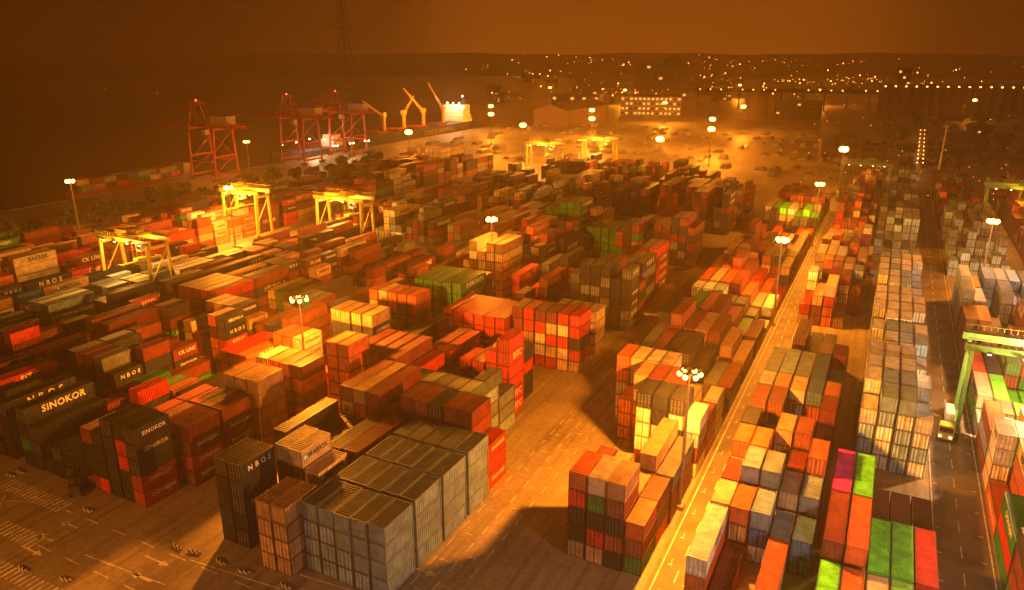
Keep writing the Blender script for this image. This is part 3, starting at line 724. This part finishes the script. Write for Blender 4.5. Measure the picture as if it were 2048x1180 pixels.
# ---------------- ships
def hull(e,x,y0,y1,bw,zt,mat,mat2):
    for nm,z0,z1,m in(('hull',-.8,zt,mat),('boot_stripe',-3.3,-.8,mat2)):
        h=MB(); secs=[]; N=14
        for i in range(N+1):
            t=i/N; w=bw*(min(1,.25+t*7) if t<.11 else (1 if t<.82 else max(.03,math.cos((t-.82)/.18*math.pi/2))))
            rise=(2.5*max(0,(t-.8)/.2)) if nm=='hull' else 0
            secs.append((y0+(y1-y0)*t,w,rise))
        for yy,wd_,r in secs:
            b=.93 if nm=='boot_stripe' else .97
            h.v+=[(x-wd_/2*b,yy,z0),(x-wd_/2,yy,z1+r),(x+wd_/2,yy,z1+r),(x+wd_/2*b,yy,z0)]
        for i in range(N):
            a=i*4; b=a+4
            for k in range(3): h.f.append((a+k,a+k+1,b+k+1,b+k)); h.c.append(None)
        h.f.append((0,3,2,1)); h.f.append((N*4,N*4+1,N*4+2,N*4+3)); h.c+=[None,None]
        h.build(nm,m,e)
sx_=QX-15
e=empty('cargo_ship',(0,0,0),0,'blue hulled general cargo ship with four raised yellow deck cranes','ship')
hull(e,sx_,604,448,24,6.5,M['hull'],M['hullred'])
su=MB()
for i,(w_,d_) in enumerate([(22,16),(21,14),(20,12),(20,11),(22,9)]): su.box(sx_,583,8+i*2.9,w_,d_,2.8)
s_=su.build('superstructure',M['white'],e)
fu=MB(); fu.box(sx_,594,18,6,5,12); fu.cyl((sx_,594,24),(sx_,594,27),1.2); fu.build('funnel',M['hull'],e)
for i in range(4):
    for k in range(5):
        MB().box(sx_-8+k*4,583-8+i*1.0-.05,8.4+i*2.9,2.2,.12,1.1).build('window',M['winlit'],s_)
hc=MB()
for yy in(462,487,515,545): hc.box(sx_,yy,7.6,18,14,1.6)
hc.build('hatch_cover',M['hullred'],e)
for (yy,tipdy,tz,dx) in((474,-22,31,-2),(501,12,32,2),(529,-24,38,-2),(560,-22,41,0)):
    c=MB(); c.cyl((sx_,yy,7),(sx_,yy,19),1.6,1.3,12); c.box(sx_,yy,19.5,3.4,3.4,3.5); c.build('crane_post',M['shipyellow'],e)
    j=MB()
    for q in(-1,1): j.bar((sx_+q*1.2,yy,18.5),(sx_+dx+q*.3,yy+tipdy,tz),.5)
    for k in range(1,7):
        t=k/7; z=18.5+(tz-18.5)*t; j.bar((sx_+dx*t-1.2*(1-t*.7),yy+tipdy*t,z),(sx_+dx*t+1.2*(1-t*.7),yy+tipdy*t,z),.25)
    j.build('crane_jib',M['shipyellow'],e)
def wall_text(txt,size,x,y,z,parent,mat):
    cu=bpy.data.curves.new('lettering','FONT'); cu.body=txt; cu.size=size; cu.offset=.03*size; cu.align_x='CENTER'; cu.space_character=1.2; cu.resolution_u=2
    o=bpy.data.objects.new('t',cu); C.objects.link(o); me=bpy.data.meshes.new_from_object(o.evaluated_get(bpy.context.evaluated_depsgraph_get())); bpy.data.objects.remove(o)
    me.transform(Matrix(((0,0,1,x),(1,0,0,y),(0,1,0,z),(0,0,0,1)))); me.materials.clear(); me.materials.append(mat)
    return link('lettering',me,parent)
wall_text('COSCO SHIPPING',5,sx_+12.1,535,1.2,e,M['house'])
light(sx_+3,570,26,8000,(1,.6,.25),e,r=1,smooth=30); light(sx_+8,515,24,5000,SOD,e,r=1,smooth=30); light(sx_+8,485,24,6000,SOD,e,r=1,smooth=30)
for dx,yy,z in((-6,577,22.5),(0,577,22.5),(6,577,22.5),(3,588,28)): MB().ball(sx_+dx,yy,z,.7).build('deck_lamp',M['lens2'],e)
e=empty('container_barge',(0,0,0),0,'dark barge loaded with containers moored at far left quay','barge')
hull(e,QX-9,215,285,13,2,M['hullred'],M['dark'])
hb=MB(); hb.box(QX-9,281,5,10,6,6); hb.build('wheelhouse',M['house'],e)
for i in range(9):
    for j in range(4):
        nt=RC([1,2,2])
        for t in range(nt):
            k=RC(PAL['mix']); c=COL[k][0]
            o=empty('shipping_container',(QX-9-3.9+j*2.6,222+i*6.3,2.05+t*TH),0,'%s container on the moored barge, %s row, %s column, %s'%(COL[k][1],ORD[i],ORD[j],'lower' if t==0 else 'upper'),'container','containers aboard the moored barge')
            for pn in('body','roof','frame'): b=link(pn,PM[6.06][pn],o); b.color=(*c,1)
e=empty('work_boat',(0,0,0),0,'small ship under the middle quay crane with white work lights','boat')
hull(e,QX-11,420,350,14,3.5,M['hull'],M['hullred'])
su=MB(); su.box(QX-11,408,6,11,10,5); su.box(QX-11,408,10,9,8,3); su.build('superstructure',M['white'],e)
for k in range(5): MB().box(QX-11+4*math.sin(k*2),360+k*9,9+k%2,.7,.7,.7).build('deck_lamp',M['lens2'],e)
light(QX-6,385,12,5000,(1,.55,.25),e,r=1,smooth=20)
x,y=at(600,305)
for k in range(3): mast(QX+22,y-18+k*16,9,3500 if k==1 else 0,(1,.55,.22),['low work light left on the quay apron','low work light at middle of quay apron','low work light right on the quay apron'][k],lens='lens2',nh=3)

# ---------------- buildings
def building(px,py,w,d,h,rot,label,wall='walldark',floors=4,cols=8,lit=.5,cat='building',roofk='flat'):
    x,y=at(px,py); e=empty('building',(x,y,0),rot,label,cat)
    b=MB(); b.box(0,d/2,h/2,w,d,h); b.build('wall',M[wall],e)
    if roofk=='gable':
        r=MB(); r.v=[(-w/2-.6,-.6,h),(w/2+.6,-.6,h),(w/2+.6,d+.6,h),(-w/2-.6,d+.6,h),(0,-.6,h+w*.16),(0,d+.6,h+w*.16)]
        r.f=[(0,1,4),(3,5,2),(0,4,5,3),(1,2,5,4),(0,3,2,1)]; r.c=[None]*5; r.build('roof',M['walltan' if w>30 else 'roofdark'],e)
    else:
        r=MB(); r.box(0,d/2,h+.15,w+.8,d+.8,.3); r.box(-w*.2,d/2,h+1.5,w*.15,d*.3,2.4)
        for a,b_,c_,d_ in((0,.1,w,.3),(0,d-.1,w,.3),(-w/2+.1,d/2,.3,d),(w/2-.1,d/2,.3,d)): r.box(a,b_,h+.7,c_,d_,.9)
        r.build('roof',M['roofdark'],e)
    if cols:
        ww=w/cols*.55; hh=h/floors*.42; wl=MB().box(0,-.03,0,ww,.1,hh).mesh('window',M['winlit']); wk=MB().box(0,-.03,0,ww,.1,hh).mesh('window',M['glass'])
        for i in range(floors):
            for j in range(cols):
                o=link('window',wl if random.random()<lit else wk,e); o.location=(-w/2+(j+.5)*w/cols,0,(i+.55)*h/floors)
        for j in range(2):
            for i in range(floors):
                o=link('window',wk,e); o.location=(w/2,d*(.3+.4*j),(i+.55)*h/floors); o.rotation_euler=(0,0,math.pi/2)
    return e
RV=PSI
building(1100,252,34,110,14,0,'long gabled warehouse lit orange beside the bright lamps','walltan',2,0,0,roofk='gable')
building(1300,232,64,16,20,.25,'office block with three rows of glowing windows','wallcream',4,14,.75)
building(1325,196,74,40,48,RV,'huge dark block standing above the office roofs','walldark',6,8,.02)
building(1285,185,14,14,48,RV,'narrow dark tower on the left of the huge block','walldark',6,2,.05)
building(1345,178,26,26,52,RV,'dark upper block behind the office','walldark',4,3,.0)
building(1595,240,44,18,17,.2,'low block of flats right of the round silo','walldark',4,9,.08)
building(1150,215,60,30,14,.2,'low shed behind the warehouse','walldark',2,8,.3)
building(1797,230,15,15,48,RV,'tall narrow tower with a lit stair window column','walldark',8,3,.35)
x,y=at(1930,236); e=empty('grain_silo_row',(x,y,0),.22,'long dark silo block with a row of lamps along its top','silo')
b=MB(); b.box(0,10,31,170,14,4)
for k in range(17): b.cyl((-80+k*10,6,0),(-80+k*10,6,29),4.9,n=14)
b.build('silo_wall',M['walldark'],e)
for k in range(17): MB().box(-80+k*10,2.7,31,1.5,.4,1.0).build('lamp',M['farlight'],e)
x,y=at(1575,236); e=empty('conveyor_gallery',(x,y+120,0),.2,'long lit conveyor gallery crossing behind the far yard','conveyor')
b=MB(); b.box(0,0,22,250,5,4); b.build('gallery',M['walldark'],e)
for k in range(11): MB().bar((-120+k*24,0,0),(-120+k*24,0,20),1.6).build('support',M['dark'],e)
for k in range(20):
    if k in(3,8,9,14): continue
    MB().box(-118+k*12.3,-2.8,23,1.1,.4,.8).build('lamp',M['farlight'],e)
x,y=at(1507,240); e=empty('round_silo',(x,y,0),0,'pale round storage silo in the far yard','silo')
MB().cyl((0,10,0),(0,10,26),11,n=28).build('drum',M['walltan'],e); MB().cyl((0,10,26),(0,10,29),11.4,1.5,n=28).build('roof',M['house'],e)
b=MB(); b.cyl((-11.6,10,0),(-11.6,10,27),.3); b.build('ladder',M['steel'],e)
random.seed(5)
for k in range(46):
    px=random.uniform(960,2046); py=random.uniform(142,205) if px<1750 else random.uniform(150,330)
    if px>1640 and random.random()<.35: py=random.uniform(240,330)
    building(px,py,random.uniform(14,30),random.uniform(10,18),random.uniform(5,15),random.uniform(-.3,.6),'small dark building among the distant town lights','walldark',2,4,.05,roofk=RC(['flat','gable']))['group']='distant town buildings'
dl=MB(); rl=MB()
def spark(mb,x,y,z,r):
    i=len(mb.v)
    mb.v+= [(x-r,y,z),(x+r,y,z),(x,y-r,z),(x,y+r,z),(x,y,z-r),(x,y,z+r)]
    for f in((0,2,5),(2,1,5),(1,3,5),(3,0,5),(2,0,4),(1,2,4),(3,1,4),(0,3,4)): mb.f.append(tuple(i+q for q in f)); mb.c.append(None)
clus=[(random.gauss(1420,330),random.uniform(114,190)) for _ in range(44)]
for k in range(480):
    if random.random()<.72: c_=RC(clus); px=random.gauss(c_[0],28); py=random.gauss(c_[1],3.5)
    else: px=random.uniform(950,2048); py=random.uniform(114,195)
    if px<930 or px>2060 or py<110: continue
    x,y,z=far_at(px,py,random.uniform(5,14)); D=math.hypot(x,y)
    spark(dl if random.random()<.9 else rl,x,y,z,D*RC([.2,.25,.3,.35,.5,.9])/1000)
for k in range(150):
    px=random.uniform(230,960) if k<120 else random.uniform(600,960); py=117.5+random.uniform(-.7,1.2)
    x,y,z=far_at(px,py,6); D=math.hypot(x,y); spark(dl,x,y,z,D*random.uniform(.06,.2)/1000)
for k in range(70):
    px=random.uniform(1600,2048); py=random.uniform(200,400)
    x,y=at(px,py,5); spark(dl if random.random()<.7 else rl,x,y,5,math.hypot(x,y)*.3/1000)
for p in((178,176),(210,181),(232,177),(315,190),(186,172),(250,175)):
    x,y=at(p[0],p[1],0); spark(dl,x,y,3,.4)
dl.build('distant_lights',M['farlight'],kind='stuff',label='scattered orange lights of the distant port and town',category='lights')
rl.build('distant_red_lights',M['redlight'],kind='stuff',label='scattered red lights of the distant port',category='lights')
for p,pw in(((1330,205),90000),((1250,180),90000),((1480,170),90000),((1640,180),70000),((1100,175),90000),((1800,170),45000),((1950,200),12000)):
    x,y=at(p[0],p[1],20); mast(x,y,20,pw,SOD,'distant lamp mast in the haze at the town edge',br=1.2,ring=.9)['group']='far lamp masts'

# ---------------- far yard stacks of steel
bm=MB()
for r in range(3):
    for k in range(6-r): bm.cyl((-2.2+k*.85+r*.42,-5,.45+r*.75),(-2.2+k*.85+r*.42,5,.45+r*.75),.42,n=7)
pipes=bm.mesh('pipe_bundle',M['steel'])
bm=MB()
for r in range(3): bm.box(random.uniform(-.2,.2),0,.4+r*.8,4.5-r*.8,9,.6)
for q in(-3,0,3): bm.box(0,q,.06,4.8,.3,.12)
slabs=bm.mesh('slab_stack',M['concrete'])
n_=0
for row in range(13):
    for col in range(30):
        px=-305+col*9.5; yy=430+row*19+random.uniform(-3,3)
        if px>-22 or random.random()<.5 or n_>=190: continue
        if math.sin(row*1.7+col*.35)>.6: continue
        k=random.random()<.5
        o=link('pipe_bundle' if k else 'slab_stack',pipes if k else slabs,None,label='low bundle of steel pipes lying in the bright far yard' if k else 'low stack of slabs lying in the bright far yard',category='steel stack',group='low steel stacks in the far yard'+(' of pipes' if k else ' of slabs'))
        o.location=(px+random.uniform(-1,1),yy,0); o.scale=(random.uniform(.6,1.3),random.uniform(.7,1.3),random.uniform(.6,1.1)); n_+=1

# ---------------- trees
def tree_meshes(seed,h,r):
    rd=random.Random(seed); t=MB(); t.cyl((0,0,0),(0,0,h*.55),.22,.1,7)
    for k in range(5):
        a=rd.uniform(0,6.28); t.cyl((0,0,h*.3+k*h*.05),(math.cos(a)*r*.6,math.sin(a)*r*.6,h*.5+k*h*.06),.09,.03,5)
    c=MB(); cl=[(rd.gauss(0,r*.38),rd.gauss(0,r*.38),h*rd.uniform(.4,.9),rd.uniform(.25,.5)*r) for _ in range(13)]
    for (x,y,z,q) in cl:
        for _ in range(42):
            u=Vector((rd.gauss(0,1),rd.gauss(0,1),rd.gauss(0,1))).normalized()*q*rd.uniform(.6,1.05)
            p=Vector((x,y,z))+u; a=Vector((rd.gauss(0,1),rd.gauss(0,1),rd.gauss(0,.6))).normalized()*.38; b=a.orthogonal().normalized()*.3
            c.quad(tuple(p-a-b),tuple(p+a-b),tuple(p+a+b),tuple(p-a+b))
    return t.mesh('trunk',M['bark']),c.mesh('crown',M['leaf'])
TM=[tree_meshes(1,7,3),tree_meshes(2,9,3.6),tree_meshes(3,5.5,3.2)]
def tree(x,y,s,lab,grp):
    tm=RC(TM); e=empty('tree',(x,y,0),random.uniform(0,6.28),lab,'tree',grp); e.scale=(s,s,s); link('trunk',tm[0],e); link('crown',tm[1],e)
for k in range(62):
    tree(-283+random.uniform(-5,4),100+k*4.6+random.uniform(-1,1),random.uniform(.6,1.0),'leafy tree in the row between containers and quay road','trees along the quay road')
for k in range(80):
    px=random.uniform(1760,2048); py=random.uniform(215,345); x,y=at(px,py)
    tree(x,y,random.uniform(.8,1.4),'dark tree among houses behind the right hand strips','dark trees behind the yard')
for k in range(9):
    x,y=at(1836+k*.8,350-k*9)
    o=mast(x,y,7,400 if k%2==0 else 0,WRM,'small street lamp along the narrow village lane',lens='farlight',nh=2,br=.28); o['group']='street lamps on village lane'
    o['category']='street lamp'
x,y=at(1876,352); e=empty('utility_pole',(x,y,0),0,'tall pale pole standing alone behind the right strips','pole')
MB().cyl((0,0,0),(0,0,27),.6,.3,8).build('pole',M['white'],e); MB().box(0,0,27,3,.6,.8).build('head',M['steel'],e)

# ---------------- road markings
mk=MB(); Z=.025
def dash(x0,x1,y0,y1): mk.rect(x0,y0,x1,y1,Z)
yy=60
while yy<420:
    for x in(-47.3,-44.2,-41):
        if yy<330 or x<-42: dash(x-.07,x+.07,yy,yy+2.2)
    yy+=4.4
for x in(-19.6,-14.8): dash(x-.1,x+.1,20,460)
yy=62
while yy<460:
    dash(-17.3,-17.1,yy,yy+2.5); yy+=6
for k in range(60):
    y0=64+k*6.4; dash(-18.9,-18.3,y0,y0+.2); dash(-16.2,-15.6,y0+3,y0+3.2); dash(-18.6,-18.5,y0,y0+1.4)
    dash(13.3,13.9,y0,y0+.2); dash(18.6,19.2,y0,y0+.2); dash(16.2,16.35,y0,y0+3)
    if k<20: dash(-46.6,-45.4,y0,y0+.15); dash(-43.4,-42.2,y0+2,y0+2.15)
for x in(13.0,19.8): dash(x-.08,x+.08,60,440)
for x in range(-170,-22,6):
    dash(x,x+3,54.5,54.7); dash(x,x+3,47.5,47.7)
def zebra(x0,y0,n,dx,L):
    for k in range(n): dash(x0+k*dx,x0+k*dx+.4,y0,y0+L)
x,y=at(75,985); zebra(x-7,y-2,16,.95,2.6)
x,y=at(20,1065); zebra(x-3,y-1,10,.95,2.6)
x,y=at(60,1150); zebra(x-6,y-2,14,.95,2.2)
def arrow(x,y,s=1,dirx=1):
    mk.rect(x-1.6*s,y-.12*s,x+1.0*s,y+.12*s,Z); i=len(mk.v)
    mk.v+=[(x+dirx*1.0*s,y-.5*s,Z),(x+dirx*2.2*s,y,Z),(x+dirx*1.0*s,y+.5*s,Z)]; mk.f.append((i,i+1,i+2) if dirx>0 else (i+2,i+1,i)); mk.c.append(None)
for p in((145,1052),(95,1078),(60,1100),(290,1158),(310,1120),(840,1140)): x,y=at(*p); arrow(x,y,1.2,RC([1,-1]))
for p,q in(((0,1000),(130,1010)),((10,990),(0,1010)),((170,1110),(330,1170)),((380,1120),(560,1178)),((600,1150),(700,1180))):
    a=at(*p); b=at(*q); d=Vector((b[0]-a[0],b[1]-a[1],0)).normalized(); nrm=Vector((-d.y,d.x,0))*.09
    mk.quad((a[0]-nrm.x,a[1]-nrm.y,Z),(b[0]-nrm.x,b[1]-nrm.y,Z),(b[0]+nrm.x,b[1]+nrm.y,Z),(a[0]+nrm.x,a[1]+nrm.y,Z))
mk.build('road_markings',M['mark'],kind='structure')
MB().box(-272,260,.07,.3,400,.14).build('kerb',M['concrete'],kind='structure')

# ---------------- barriers and vehicles
bp=MB()
bp.v=[(-1.0,-.25,0),(1.0,-.25,0),(1.0,.25,0),(-1.0,.25,0),(-1.0,-.14,.35),(1.0,-.14,.35),(1.0,.14,.35),(-1.0,.14,.35)]
bp.f=[(4,5,6,7),(0,1,5,4),(1,2,6,5),(2,3,7,6),(3,0,4,7),(3,2,1,0)]; bp.c=[None]*6
bmesh_=bp.mesh('road_barrier',M['stripe'])
BL=[((355,1095),'road barrier nearest the tan stack, upper left of its row'),((390,1105),'second striped road barrier of the slanting row'),((440,1125),'third striped road barrier of the slanting row'),((487,1145),'fourth striped road barrier of the slanting row'),((570,1174),'striped road barrier at the lower edge below the grey block'),((175,1022),'striped road barrier beside the low yard vehicle'),((45,1140),'striped road barrier in the lower left corner'),((130,1160),'second striped road barrier in the lower left corner'),((40,945),'striped road barrier by the zebra crossing, right'),((20,952),'striped road barrier by the zebra crossing, left')]
for p,lb in BL:
    x,y=at(*p); o=link('road_barrier',bmesh_,None,label=lb,category='barrier',group='striped road barriers'); o.location=(x,y,.005); o.rotation_euler=(0,0,random.uniform(-.2,.2))
def truck(x,y,rz,label,cabc):
    e=empty('terminal_truck',(x,y,0),rz,label,'truck','terminal trucks')
    c=MB(); c.box(0,6.6,1.9,2.4,2.0,2.3); c.box(0,7.75,1.2,2.3,.4,1.0); cab=c.build('cab',M[cabc],e)
    MB().box(0,7.65,2.35,2.1,.1,.9).build('windscreen',M['glass'],cab)
    ch=MB(); ch.box(-.5,0,1.15,.2,12.4,.3); ch.box(.5,0,1.15,.2,12.4,.3)
    for k in(-5.8,-2,2,5): ch.box(0,k,1.2,2.4,.3,.2)
    ch.build('chassis',M['dark'],e)
    for yy in(7.0,4.2,-3.4,-4.7):
        for q in(-1,1): MB().cyl((q*1.2-.15,yy,.5),(q*1.2+.15,yy,.5),.5,n=12).build('wheel',M['rubber'],e)
    for q in(-.8,.8): MB().box(q,8.0,1.2,.3,.1,.2).build('headlight',M['lens2'],e)
    return e
for p,rz,lb,cc in(((520,462),2.8,'truck waiting under the lit yellow crane','white'),((1898,850),3.0,'truck under the green crane in the right lane','rtgyellow'),((585,318),.3,'truck on the quay under the middle red crane','white'),((1735,560),0,'truck in the dark gap between right hand strips','stsred')):
    x,y=at(*p); truck(x,y,rz,lb,cc)
x,y=at(160,985); e=empty('forklift',(x,y,0),.6,'low dark forklift parked by the front left navy block','forklift')
b=MB(); b.box(0,0,1.1,1.8,3.2,1.0); b.box(0,-1.4,1.5,1.7,.7,1.2); b.build('body',M['dark'],e)
b=MB()
for a in(-.75,.75):
    for q in(-1,.8): b.bar((a,q,1.5),(a,q*.8,3.1),.1)
b.box(0,-.1,3.15,1.8,2.0,.1); b.build('cab_guard',M['dark'],e)
b=MB(); b.bar((-.5,1.8,.2),(-.5,1.8,4.2),.16); b.bar((.5,1.8,.2),(.5,1.8,4.2),.16); b.bar((-.5,1.8,4.1),(.5,1.8,4.1),.14); b.box(0,1.95,.7,1.3,.1,.7); b.build('lift_mast',M['dark'],e)
for a in(-.45,.45): MB().box(a,2.7,.25,.15,1.5,.07).build('fork',M['dark'],e)
for a in(-.85,.85):
    for q in(-1.1,1.1): MB().cyl((a-.18,q,.5),(a+.18,q,.5),.5,n=12).build('wheel',M['rubber'],e)
